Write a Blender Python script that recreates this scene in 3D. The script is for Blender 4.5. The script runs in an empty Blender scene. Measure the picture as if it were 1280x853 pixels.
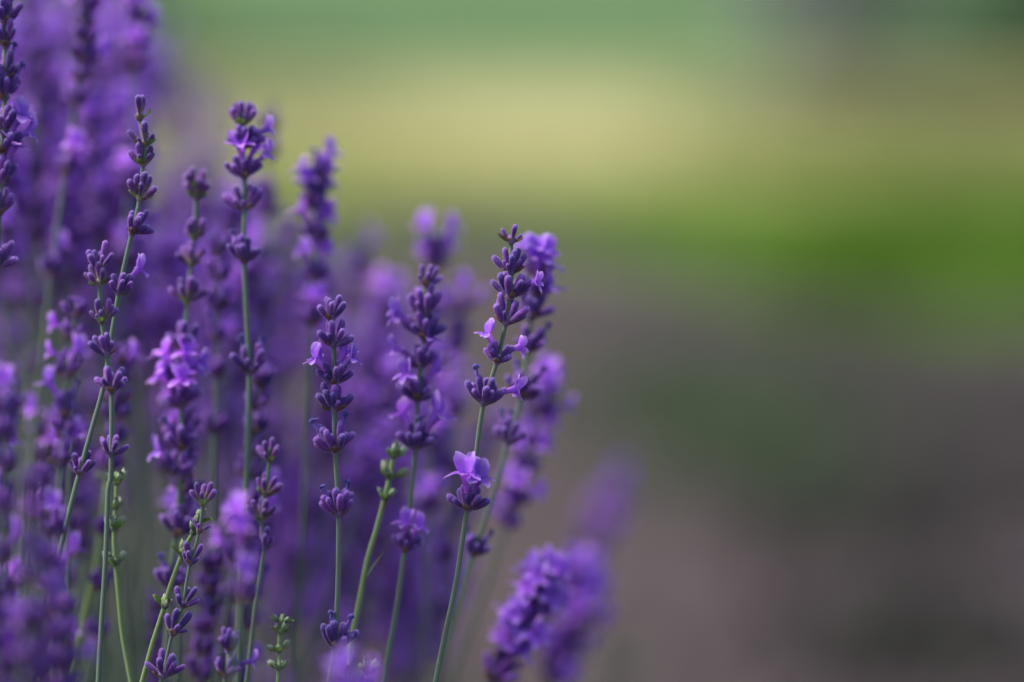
import bpy, math, random
from mathutils import Vector, Matrix, noise

scene = bpy.context.scene
COL = scene.collection
R = math.radians

# ------------------------------------------------------------------ camera
FOCUS = 0.85                       # metres to the sharp flower spikes
MM = 0.001
PX = 0.25 * MM                     # one photograph pixel at the focus distance
cam_d = bpy.data.cameras.new("camera")
cam = bpy.data.objects.new("camera", cam_d)
COL.objects.link(cam)
cam.location = (0, 0, 0.60)
TILT = R(5.8)
cam.rotation_euler = (R(90) - TILT, 0, 0)
cam_d.sensor_width = 36.0
cam_d.lens = 36.0 * FOCUS / (1280 * PX)
cam_d.clip_start = 0.02
cam_d.clip_end = 2000
cam_d.dof.use_dof = True
cam_d.dof.focus_distance = FOCUS
cam_d.dof.aperture_fstop = 2.0
cam_d.dof.aperture_blades = 0
scene.camera = cam

# ------------------------------------------------------------------ sky, sun, exposure
SUN_EL, SUN_AZ = R(50), R(-80)     # azimuth measured from +Y (view direction), negative = to the left
world = bpy.data.worlds.new("World")
scene.world = world
world.use_nodes = True
wn = world.node_tree
sky = wn.nodes.new("ShaderNodeTexSky")
sky.sky_type = 'NISHITA'
sky.sun_disc = False
sky.sun_elevation = SUN_EL
sky.sun_rotation = SUN_AZ
sky.air_density = 1.0
sky.dust_density = 3.0
wn.links.new(sky.outputs[0], wn.nodes["Background"].inputs[0])
wn.nodes["Background"].inputs[1].default_value = 0.08
sun_d = bpy.data.lights.new("sun", 'SUN')
sun_d.energy = 1.5
sun_d.angle = R(12)
sun_d.color = (1.0, 0.95, 0.88)
sun = bpy.data.objects.new("sun", sun_d)
COL.objects.link(sun)
sdir = Vector((math.cos(SUN_EL) * math.sin(SUN_AZ), math.cos(SUN_EL) * math.cos(SUN_AZ), math.sin(SUN_EL)))
sun.rotation_euler = sdir.to_track_quat('Z', 'Y').to_euler()
sun.location = (0, 0, 5)
scene.view_settings.view_transform = 'Standard'
scene.view_settings.look = 'None'
scene.view_settings.gamma = 1.0
scene.view_settings.exposure = 1.68
scene.render.engine = 'CYCLES'
scene.cycles.use_denoising = True
scene.cycles.max_bounces = 8
scene.cycles.transmission_bounces = 6
scene.cycles.sample_clamp_indirect = 6.0

CAM_M = Matrix.Translation(cam.location) @ cam.rotation_euler.to_matrix().to_4x4()


def at(px, py, off=0.0):
    """A point of the place from its place in the photograph and its distance behind the focus (mm)."""
    d = FOCUS + off * MM
    k = PX * d / FOCUS
    return CAM_M @ Vector(((px - 640) * k, -(py - 426.5) * k, -d))


# ------------------------------------------------------------------ materials
def new_mat(name):
    m = bpy.data.materials.new(name)
    m.use_nodes = True
    return m, m.node_tree, m.node_tree.nodes["Principled BSDF"]


def ramp(nt, stops, src):
    r = nt.nodes.new("ShaderNodeValToRGB")
    e = r.color_ramp.elements
    while len(e) < len(stops):
        e.new(0.5)
    for i, (p, c) in enumerate(stops):
        e[i].position = p
        e[i].color = (*c, 1)
    nt.links.new(src, r.inputs[0])
    return r.outputs[0]


def attr(nt, name):
    a = nt.nodes.new("ShaderNodeAttribute")
    a.attribute_name = name
    return a.outputs["Fac"]


def mathn(nt, op, a, b):
    n = nt.nodes.new("ShaderNodeMath")
    n.operation = op
    for i, v in enumerate((a, b)):
        if isinstance(v, (int, float)):
            n.inputs[i].default_value = v
        else:
            nt.links.new(v, n.inputs[i])
    return n.outputs[0]


def noise_n(nt, scale, detail=3.0, coord="Object", stretch=None):
    tc = nt.nodes.new("ShaderNodeTexCoord")
    out = tc.outputs[coord]
    if stretch:
        mp = nt.nodes.new("ShaderNodeMapping")
        mp.inputs["Scale"].default_value = stretch
        nt.links.new(out, mp.inputs[0])
        out = mp.outputs[0]
    n = nt.nodes.new("ShaderNodeTexNoise")
    n.inputs["Scale"].default_value = scale
    n.inputs["Detail"].default_value = detail
    nt.links.new(out, n.inputs["Vector"])
    return n.outputs["Fac"]


def mixc(nt, fac, a, b, mode='MIX'):
    n = nt.nodes.new("ShaderNodeMixRGB")
    n.blend_type = mode
    for i, v in enumerate((fac, a, b)):
        if isinstance(v, (int, float)):
            n.inputs[i].default_value = v
        elif isinstance(v, tuple):
            n.inputs[i].default_value = (*v, 1)
        else:
            nt.links.new(v, n.inputs[i])
    return n.outputs[0]


def bud_material(name, stops, sheen=(0.72, 0.5, 0.95)):
    m, nt, b = new_mat(name)
    t = attr(nt, "t")
    base = ramp(nt, stops, t)
    n = noise_n(nt, 900, 4)
    c = mixc(nt, mathn(nt, 'MULTIPLY', n, 0.28), base, (0.30, 0.16, 0.42))
    r = attr(nt, "r")
    oi = nt.nodes.new("ShaderNodeObjectInfo")
    rr = mathn(nt, 'FRACT', mathn(nt, 'ADD', r, oi.outputs["Random"]), 0.0)
    hs = nt.nodes.new("ShaderNodeHueSaturation")
    nt.links.new(c, hs.inputs["Color"])
    nt.links.new(mathn(nt, 'ADD', mathn(nt, 'MULTIPLY', rr, 0.04), 0.48), hs.inputs["Hue"])
    nt.links.new(mathn(nt, 'ADD', mathn(nt, 'MULTIPLY', rr, 0.5), 0.75), hs.inputs["Value"])
    nt.links.new(hs.outputs[0], b.inputs["Base Color"])
    b.inputs["Roughness"].default_value = 0.75
    b.inputs["Specular IOR Level"].default_value = 0.25
    b.inputs["Sheen Weight"].default_value = 0.40
    b.inputs["Sheen Roughness"].default_value = 0.35
    b.inputs["Sheen Tint"].default_value = (*sheen, 1)
    bp = nt.nodes.new("ShaderNodeBump")
    bp.inputs["Strength"].default_value = 0.7
    bp.inputs["Distance"].default_value = 0.0001
    nt.links.new(noise_n(nt, 5000, 2), bp.inputs["Height"])
    nt.links.new(bp.outputs[0], b.inputs["Normal"])
    return m


def thin_material(name, stops, trans=0.4, var=0.3, scale=600, rough=0.6):
    """petal or leaf: part of the light goes through"""
    m, nt, b = new_mat(name)
    base = ramp(nt, stops, attr(nt, "t"))
    r = attr(nt, "r")
    oi = nt.nodes.new("ShaderNodeObjectInfo")
    rr = mathn(nt, 'FRACT', mathn(nt, 'ADD', r, oi.outputs["Random"]), 0.0)
    hs = nt.nodes.new("ShaderNodeHueSaturation")
    nt.links.new(base, hs.inputs["Color"])
    nt.links.new(mathn(nt, 'ADD', mathn(nt, 'MULTIPLY', rr, 0.03), 0.485), hs.inputs["Hue"])
    v = mathn(nt, 'ADD', mathn(nt, 'MULTIPLY', rr, var), 1.0 - var / 2)
    v = mathn(nt, 'MULTIPLY', v, mathn(nt, 'ADD', mathn(nt, 'MULTIPLY', noise_n(nt, scale, 3), 0.5), 0.75))
    nt.links.new(v, hs.inputs["Value"])
    nt.links.new(hs.outputs[0], b.inputs["Base Color"])
    b.inputs["Roughness"].default_value = rough
    b.inputs["Specular IOR Level"].default_value = 0.25
    tr = nt.nodes.new("ShaderNodeBsdfTranslucent")
    nt.links.new(hs.outputs[0], tr.inputs["Color"])
    mx = nt.nodes.new("ShaderNodeMixShader")
    mx.inputs[0].default_value = trans
    nt.links.new(b.outputs[0], mx.inputs[1])
    nt.links.new(tr.outputs[0], mx.inputs[2])
    nt.links.new(mx.outputs[0], nt.nodes["Material Output"].inputs["Surface"])
    return m


def stem_material(name, a, c2):
    m, nt, b = new_mat(name)
    n1 = noise_n(nt, 60, 3, stretch=(1, 1, 0.25))
    n2 = noise_n(nt, 2500, 2, stretch=(1, 1, 0.15))
    ridge = attr(nt, "t")
    c = mixc(nt, n1, a, c2)
    c = mixc(nt, mathn(nt, 'MULTIPLY', ridge, 0.5), c, tuple(min(1, v * 1.9 + 0.02) for v in c2))
    c = mixc(nt, 0.35, c, mixc(nt, n2, (0.35, 0.35, 0.35), (1, 1, 1)), 'MULTIPLY')
    nt.links.new(c, b.inputs["Base Color"])
    b.inputs["Roughness"].default_value = 0.7
    b.inputs["Sheen Weight"].default_value = 0.35
    b.inputs["Sheen Tint"].default_value = (0.8, 0.9, 0.85, 1)
    bp = nt.nodes.new("ShaderNodeBump")
    bp.inputs["Strength"].default_value = 0.3
    bp.inputs["Distance"].default_value = 0.0001
    nt.links.new(n2, bp.inputs["Height"])
    nt.links.new(bp.outputs[0], b.inputs["Normal"])
    return m


VIO = (0.086, 0.018, 0.185)
MAT = {
    'bud_v': bud_material("violet_calyx", [(0.0, (0.16, 0.13, 0.12)), (0.16, (0.13, 0.08, 0.19)), (0.38, VIO), (0.8, (0.11, 0.028, 0.26)), (1.0, (0.20, 0.10, 0.44))]),
    'bud_o': bud_material("olive_based_calyx", [(0.0, (0.17, 0.16, 0.05)), (0.34, (0.17, 0.13, 0.06)), (0.5, (0.11, 0.030, 0.16)), (0.8, (0.11, 0.028, 0.21)), (1.0, (0.17, 0.08, 0.34))]),
    'bud_g': bud_material("green_calyx", [(0.0, (0.10, 0.17, 0.04)), (0.5, (0.17, 0.27, 0.07)), (0.8, (0.28, 0.37, 0.20)), (1.0, (0.40, 0.40, 0.45))], (0.8, 0.9, 0.8)),
    'hair': thin_material("calyx_fuzz", [(0, (0.55, 0.36, 0.76)), (1, (0.66, 0.50, 0.86))], 0.5, 0.1),
    'petal': thin_material("violet_petal", [(0.0, (0.50, 0.18, 0.66)), (0.45, (0.40, 0.13, 0.75)), (0.75, (0.42, 0.15, 0.81)), (1.0, (0.68, 0.42, 0.92))], 0.42, 0.35),
    'wilt': bud_material("withered_petal", [(0.0, (0.16, 0.06, 0.34)), (0.5, (0.07, 0.05, 0.30)), (1.0, (0.035, 0.045, 0.24))], (0.5, 0.5, 0.9)),
    'bract': thin_material("dry_bract", [(0.0, (0.15, 0.14, 0.05)), (0.6, (0.16, 0.10, 0.07)), (1.0, (0.20, 0.11, 0.12))], 0.2, 0.4),
    'bract_g': thin_material("green_bract", [(0.0, (0.10, 0.17, 0.04)), (1.0, (0.17, 0.27, 0.07))], 0.3, 0.3),
    'stem': stem_material("grey_green_stem", (0.055, 0.09, 0.05), (0.09, 0.14, 0.09)),
    'stem_g': stem_material("fresh_green_stem", (0.12, 0.19, 0.045), (0.17, 0.25, 0.07)),
    'leaf': thin_material("lavender_leaf", [(0, (0.06, 0.085, 0.04)), (1, (0.12, 0.16, 0.09))], 0.25, 0.5, 60),
    'wood': thin_material("woody_branch", [(0, (0.10, 0.075, 0.055)), (1, (0.13, 0.10, 0.07))], 0.0, 0.4, 150),
}


# ------------------------------------------------------------------ mesh helpers
class MB:
    """collects pieces; t = position along the piece, r = one random value for each piece"""
    def __init__(self):
        self.v, self.f, self.m, self.t, self.r = [], [], [], [], []

    def add(self, piece, M=None, mat=None, r=None):
        pv, pf, pm, pt = piece
        o = len(self.v)
        self.v += [tuple(M @ Vector(p)) for p in pv] if M is not None else [tuple(p) for p in pv]
        self.f += [tuple(i + o for i in f) for f in pf]
        self.m += [mat if mat is not None else k for k in pm]
        self.t += list(pt)
        self.r += [random.random() if r is None else r] * len(pv)

    def mesh(self, name, mats):
        me = bpy.data.meshes.new(name)
        me.from_pydata(self.v, [], self.f)
        for k in mats:
            me.materials.append(k)
        me.polygons.foreach_set("material_index", self.m)
        me.polygons.foreach_set("use_smooth", [True] * len(self.f))
        for nm, d in (("t", self.t), ("r", self.r)):
            a = me.attributes.new(nm, 'FLOAT', 'POINT')
            a.data.foreach_set("value", d)
        me.update()
        return me


def link(name, data, parent=None, M=None):
    o = bpy.data.objects.new(name, data)
    COL.objects.link(o)
    if parent:
        o.parent = parent
    if M is not None:
        o.matrix_basis = M
    return o


def lathe(profile, seg, rib=1.0, bend=0.0, close=True, mat=0, jitter=0.0, rng=random):
    """profile = [(z, r)]; every second meridian is pulled in by rib; bend leans the tip towards -x"""
    v, f, t = [], [], []
    z0, z1 = profile[0][0], profile[-1][0]
    for z, r in profile:
        s = (z - z0) / (z1 - z0)
        for i in range(seg):
            a = 2 * math.pi * i / seg
            k = r * (rib if i % 2 else 1.0) * (1 + rng.uniform(-jitter, jitter))
            v.append((k * math.cos(a) - bend * s * s, k * math.sin(a), z))
            t.append(s)
    n = len(profile)
    for j in range(n - 1):
        for i in range(seg):
            a, b = j * seg + i, j * seg + (i + 1) % seg
            f.append((a, b, b + seg, a + seg))
    if close:
        f.append(tuple(range((n - 1) * seg, n * seg)))
    return v, f, [mat] * len(f), t


def hairs(piece, count, length, width, rng, mat):
    """short fuzz standing on a lathe piece"""
    v, f, m, t = piece
    nv, nf = [], []
    for _ in range(count):
        q = rng.choice(f[:-1])
        a, b, c, d = (Vector(v[i]) for i in q[:4])
        u, w = rng.random(), rng.random()
        p = a.lerp(b, u).lerp(d.lerp(c, u), w)
        n = (b - a).cross(d - a)
        if n.length < 1e-12:
            continue
        n.normalize()
        up = Vector((0, 0, 1))
        dr = (n + up * rng.uniform(0.1, 0.8) + Vector((rng.uniform(-.3, .3), rng.uniform(-.3, .3), 0))).normalized()
        sd = dr.cross(Vector((rng.uniform(-1, 1), rng.uniform(-1, 1), rng.uniform(-1, 1)))).normalized() * width * .5
        o = len(nv)
        nv += [tuple(p - sd), tuple(p + sd), tuple(p + dr * length * rng.uniform(.6, 1.2))]
        nf.append((o, o + 1, o + 2))
    return nv, nf, [mat] * len(nf), [0.5] * len(nv)


BUD_PROFILE = [(0.0, .36), (.8, .52), (1.6, .84), (2.8, 1.03), (4.2, 1.14), (5.3, 1.10), (5.85, .90), (6.15, .52), (6.25, .15)]


def bud_piece(L, W, rng, seg=14, prof=BUD_PROFILE):
    p = [(z * L / 6.25 * MM, r * W * MM) for z, r in prof]
    return lathe(p, seg, 0.77, rng.uniform(.1, .7) * MM, True, 0, 0.04, rng)


def green_piece(L, W, rng, seg=10):
    p = [(z * L / 6.25 * MM, r * W * MM) for z, r in [(0, .36), (.8, .6), (1.8, 1.1), (3.0, 1.35), (4.0, 1.25), (4.8, 1.05)]]
    v, f, m, t = lathe(p, seg, 0.88, .2 * MM, False, 0, 0.05, rng)
    t = [x * .75 for x in t]
    top = (len(p) - 1) * seg
    for i in range(0, seg, 2):                       # pointed teeth round the mouth
        a, b, c = (Vector(v[top + (i + k) % seg]) for k in (0, 1, 2))
        tip = b + Vector((b.x, b.y, 0)) * rng.uniform(-.1, .5) + Vector((0, 0, rng.uniform(.9, 1.8) * MM))
        v.append(tuple(tip)); t.append(1.0)
        f.append((top + i, top + (i + 1) % seg, len(v) - 1)); m.append(0)
        f.append((top + (i + 1) % seg, top + (i + 2) % seg, len(v) - 1)); m.append(0)
    return v, f, m, t


def lobe(base, out, up, L, W, curl, rng, mat=0, nu=6, nv=5, cup=.15, t0=.5, round_=0.0):
    """one petal lobe as a curved patch"""
    side = out.cross(up).normalized()
    nrm = side.cross(out).normalized()
    v, f, t = [], [], []
    tw = rng.uniform(-.25, .25)
    for i in range(nu):
        u = i / (nu - 1)
        w = W * .5 * (max(0.0, math.sin(math.pi * (.14 + (.80 - .12 * round_) * u))) ** .6) * (1 if i < nu - 1 else .55 + .2 * round_)
        for j in range(nv):
            s = -1 + 2 * j / (nv - 1)
            p = base + out * (L * (u - .06 * u * s * s * 2)) + side * (w * s) + nrm * (L * curl * u * u + cup * W * s * s * (1 - .3 * u) + tw * w * s * u)
            p += Vector((rng.uniform(-1, 1), rng.uniform(-1, 1), rng.uniform(-1, 1))) * .16 * MM * u
            v.append(tuple(p)); t.append(t0 + (1 - t0) * u)
    for i in range(nu - 1):
        for j in range(nv - 1):
            a = i * nv + j
            f.append((a, a + 1, a + nv + 1, a + nv))
    return v, f, [mat] * len(f), t


def corolla(mb, rng, mat, M=None, lo=False, size=1.0):
    """open two-lipped flower: tube out of the calyx, two erect lobes, three spreading ones (outward = +x)"""
    z0, z1 = 4.4 * MM, (4.4 + 4.6 * size) * MM
    seg = 6 if lo else 10
    v, f, t = [], [], []
    prof = [(0, .75), (.4, .72), (.75, .95), (1, 1.35)]
    for s, r in prof:
        for i in range(seg):
            a = 2 * math.pi * i / seg
            v.append(((1.0 * s * s + r * size * math.cos(a)) * MM, r * size * math.sin(a) * MM, z0 + (z1 - z0) * s + .5 * MM * s * -math.cos(a)))
            t.append(.45 * s)
    for j in range(len(prof) - 1):
        for i in range(seg):
            a, b = j * seg + i, j * seg + (i + 1) % seg
            f.append((a, b, b + seg, a + seg))
    r0 = random.random()
    mb.add((v, f, [mat] * len(f), t), M, None, r0)
    mouth = Vector((1.0 * MM, 0, z1))
    nu, nv = (4, 3) if lo else (6, 5)
    for th in (180 - 36 + rng.uniform(-8, 8), 180 + 36 + rng.uniform(-8, 8)):
        e = Vector((math.cos(R(th)), math.sin(R(th)), 0))
        d = (e * rng.uniform(.35, .7) + Vector((0, 0, 1))).normalized()
        mb.add(lobe(mouth + e * 1.0 * size * MM, d, -e, 4.6 * size * MM * rng.uniform(.9, 1.1), 3.7 * size * MM, rng.uniform(-.25, .1), rng, mat, nu, nv, .15, .5, 1.0), M, None, r0)
    for th in (-68, 0, 68):
        th += rng.uniform(-10, 10)
        e = Vector((math.cos(R(th)), math.sin(R(th)), 0))
        d = (e + Vector((0, 0, rng.uniform(-.25, .35)))).normalized()
        mb.add(lobe(mouth + e * 1.0 * size * MM, d, Vector((0, 0, 1)), 3.6 * size * MM * rng.uniform(.85, 1.1), 2.5 * size * MM, rng.uniform(-.35, .05), rng, mat, nu, nv, .15, .5, 1.0), M, None, r0)


def wilted(mb, rng, mat, M=None, lo=False):
    """withered flower: thin tube with a crumpled dark blue end"""
    p = [(4.6 * MM, .55 * MM), (6.5 * MM, .5 * MM), (8.4 * MM, .55 * MM)]
    a = lathe(p, 6, .9, 0, True, mat, .1, rng)
    a = (a[0], a[1], a[2], [x * .5 for x in a[3]])
    mb.add(a, M)
    mid = Vector((rng.uniform(-.3, .5) * MM, 0, 9.0 * MM))
    for k in range(4 if lo else 6):
        th = rng.uniform(0, 2 * math.pi)
        d = Vector((math.cos(th), math.sin(th), rng.uniform(-.3, .8))).normalized()
        b = lobe(mid - d * .3 * MM, d, Vector((.1, .2, 1)), rng.uniform(1.3, 2.0) * MM, rng.uniform(.9, 1.3) * MM, rng.uniform(-.9, -.3), rng, mat, 4, 3, .4)
        mb.add((b[0], b[1], b[2], [min(1, .6 + .4 * x) for x in b[3]]), M)
    blob = lathe([(8.2 * MM, .4 * MM), (8.7 * MM, .85 * MM), (9.3 * MM, .8 * MM), (9.7 * MM, .35 * MM)], 7, .7, 0, True, mat, .3, rng)
    mb.add((blob[0], blob[1], blob[2], [.8] * len(blob[3])), M)


def bract_piece(L, W, rng, mat=0):
    return lobe(Vector((0, 0, 0)), Vector((1, 0, .05)).normalized(), Vector((0, 0, 1)), L, W, .25, rng, mat, 6, 5, .3, 0.0)


# shared pieces (sharp versions) ------------------------------------------------
rg = random.Random(7)
BUD_MESH = {'v': [], 'o': [], 'g': []}
for kind in 'vog':
    for k in range(6):
        mb = MB()
        if kind == 'g':
            pc = green_piece(rg.uniform(4.6, 5.6), rg.uniform(.95, 1.15), rg)
        else:
            pc = bud_piece(rg.uniform(6.0, 7.3), rg.uniform(.90, 1.06), rg)
        mb.add(pc, r=0.0)
        if kind != 'g':
            mb.add(hairs(pc, 560, .42 * MM, .05 * MM, rg, 1), r=0.0)
        BUD_MESH[kind].append(mb.mesh("bud_" + kind, [MAT['bud_' + kind], MAT['hair']]))
COROLLA_MESH, WILT_MESH, BRACT_MESH = [], [], {'v': [], 'o': [], 'g': []}
for k in range(6):
    mb = MB(); corolla(mb, rg, 0, None, False, rg.uniform(1.02, 1.25)); COROLLA_MESH.append(mb.mesh("open_flower", [MAT['petal']]))
    mb = MB(); wilted(mb, rg, 0); WILT_MESH.append(mb.mesh("withered_flower", [MAT['wilt']]))
for kind in 'vog':
    for k in range(3):
        mb = MB(); mb.add(bract_piece(rg.uniform(3.4, 4.6) * MM, rg.uniform(2.6, 3.4) * MM, rg))
        BRACT_MESH[kind].append(mb.mesh("bract_" + kind, [MAT['bract_g'] if kind != 'v' else MAT['bract']]))
HUB_MESH = {}
for kind in 'vog':
    mb = MB()
    pc = lathe([(-1.0 * MM, .95 * MM), (-.3 * MM, 1.35 * MM), (.6 * MM, 1.55 * MM), (1.3 * MM, 1.1 * MM), (1.7 * MM, .75 * MM)], 10, .9, 0, True, 0, .06, rg)
    mb.add((pc[0], pc[1], pc[2], [x * .3 for x in pc[3]]))
    HUB_MESH[kind] = mb.mesh("whorl_" + kind, [MAT['bud_' + kind]])


def whorl_layout(n, spread, size, flowers, rng, phase):
    """(what, variant, matrix) for every bud, flower and bract of one whorl; +x is to the camera's right, -y towards it"""
    out = []
    taken = []

    def place(az, tilt, z, s, rad):
        a = R(az)
        tilt *= .62 + .38 * abs(math.cos(a))
        return (Matrix.Translation((rad * math.cos(a) * MM * size, rad * math.sin(a) * MM * size, z * MM * size))
                @ Matrix.Rotation(a, 4, 'Z') @ Matrix.Rotation(R(tilt), 4, 'Y') @ Matrix.Scale(s * size, 4))
    for fl in flowers:
        az, ty = fl[0], fl[1]
        fs = fl[2] if len(fl) > 2 else (.86 if ty == 'd' else 1.0)
        M = place(az, rng.uniform(14, 26) if ty != 'd' else rng.uniform(40, 55), rng.uniform(.5, 1.1), rng.uniform(.95, 1.08), .9)
        out.append(('bud', rng.randrange(6), M))
        if ty in 'od':
            out.append(('open_flower', rng.randrange(6), M @ Matrix.Translation((0, 0, 4.4 * MM * (1 - fs))) @ Matrix.Scale(fs, 4)))
        elif ty == 'w':
            out.append(('withered_flower', rng.randrange(6), M))
        taken.append(az)
    n_in = max(0, min(3, n // 3) - max(0, len(flowers) - 1)) if n > 4 else 0
    n_out = n - n_in
    for i in range(n_out):
        az = phase + 360 * i / n_out + rng.uniform(-20, 20)
        if n > 6 and rng.random() < .04:
            continue
        out.append(('bud', rng.randrange(6), place(az, spread + rng.uniform(-18, 10), rng.uniform(-.5, .8), rng.choice((rng.uniform(.5, .75), rng.uniform(.8, 1.06), rng.uniform(.8, 1.06))), 1.0)))
    for i in range(n_in):
        az = phase + 40 + 360 * i / max(1, n_in) + rng.uniform(-25, 25)
        out.append(('bud', rng.randrange(6), place(az, spread * .42 + rng.uniform(-6, 8), rng.uniform(.6, 1.6), rng.uniform(.9, 1.05), .9)))
    for k in range(2 if n > 2 else 1):
        az = phase + 90 + 180 * k + rng.uniform(-20, 20)
        out.append(('bract', rng.randrange(3), place(az, -rng.uniform(8, 28), -.7, rng.uniform(.8, 1.1), .7)))
    return out


# merged whorls for the spikes that the lens blurs: one mesh for each whorl
def blurred_whorl(kind, nfl, rng):
    mb = MB()
    hub = lathe([(-1 * MM, .9 * MM), (.4 * MM, 1.5 * MM), (1.6 * MM, .7 * MM)], 6, 1, 0, True, 0)
    mb.add((hub[0], hub[1], hub[2], [.1] * len(hub[3])))
    fl = [(rng.uniform(0, 360), rng.choice('oodw')) for _ in range(nfl)]
    lo = [(0, .4), (1.6, .85), (4.2, 1.1), (5.8, .8), (6.25, .15)]
    for what, var, M in whorl_layout(rng.randint(8, 11), rng.uniform(42, 54), 1.0, fl, rng, rng.uniform(0, 360)):
        if what == 'bud':
            mb.add(green_piece(5, 1.0, rng, 6) if kind == 'g' else bud_piece(6.3, 1.0, rng, 6, lo), M)
        elif what == 'open_flower':
            corolla(mb, rng, 1, M, True, rng.uniform(.9, 1.1))
        elif what == 'withered_flower':
            wilted(mb, rng, 2, M, True)
        else:
            mb.add(bract_piece(4 * MM, 3 * MM, rng, 3), M)
    return mb.mesh("blurred_whorl", [MAT['bud_' + kind], MAT['petal'], MAT['wilt'], MAT['bract']])


BLUR = {k: [blurred_whorl('v', k, rg) for _ in range(4)] for k in range(6)}
BLUR_O = [blurred_whorl('o', 0, rg) for _ in range(4)]


# ------------------------------------------------------------------ stems
def catmull(pts, step):
    P = [pts[0] * 2 - pts[1]] + pts + [pts[-1] * 2 - pts[-2]]
    out = []
    for i in range(1, len(P) - 2):
        n = max(2, int((P[i + 1] - P[i]).length / step))
        for k in range(n):
            u = k / n
            a, b, c, d = P[i - 1], P[i], P[i + 1], P[i + 2]
            out.append(.5 * ((2 * b) + (c - a) * u + (2 * a - 5 * b + 4 * c - d) * u * u + (3 * b - a - 3 * c + d) * u ** 3))
    out.append(pts[-1])
    return out


def stem_mesh(name, path, r_top, r_bot, mat, seg=12):
    """square, grooved lavender stalk swept along the path (top to bottom)"""
    mb = MB()
    v, f, t = [], [], []
    n = len(path)
    for i, p in enumerate(path):
        tg = (path[max(0, i - 1)] - path[min(n - 1, i + 1)]).normalized()
        x = Vector((1, 0.35, 0)); x = (x - tg * x.dot(tg)).normalized()
        y = tg.cross(x)
        s = min(1.0, i / (n * .45))
        r = r_top + (r_bot - r_top) * s
        for k in range(seg):
            a = 2 * math.pi * k / seg
            c4 = math.cos(4 * a) if seg >= 8 else 0
            q = r * (1 + .13 * c4) * (1 + .03 * noise.noise(p * 300))
            v.append(tuple(p + x * (q * math.cos(a)) + y * (q * math.sin(a))))
            t.append(max(0, c4))
    for i in range(n - 1):
        for k in range(seg):
            a, b = i * seg + k, i * seg + (k + 1) % seg
            f.append((a, a + seg, b + seg, b))
    f.append(tuple(range(seg)))
    mb.add((v, f, [0] * len(f), t))
    return mb.mesh(name, [mat])


BUSH_C = Vector((-0.17, 1.12, 0.0))


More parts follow.
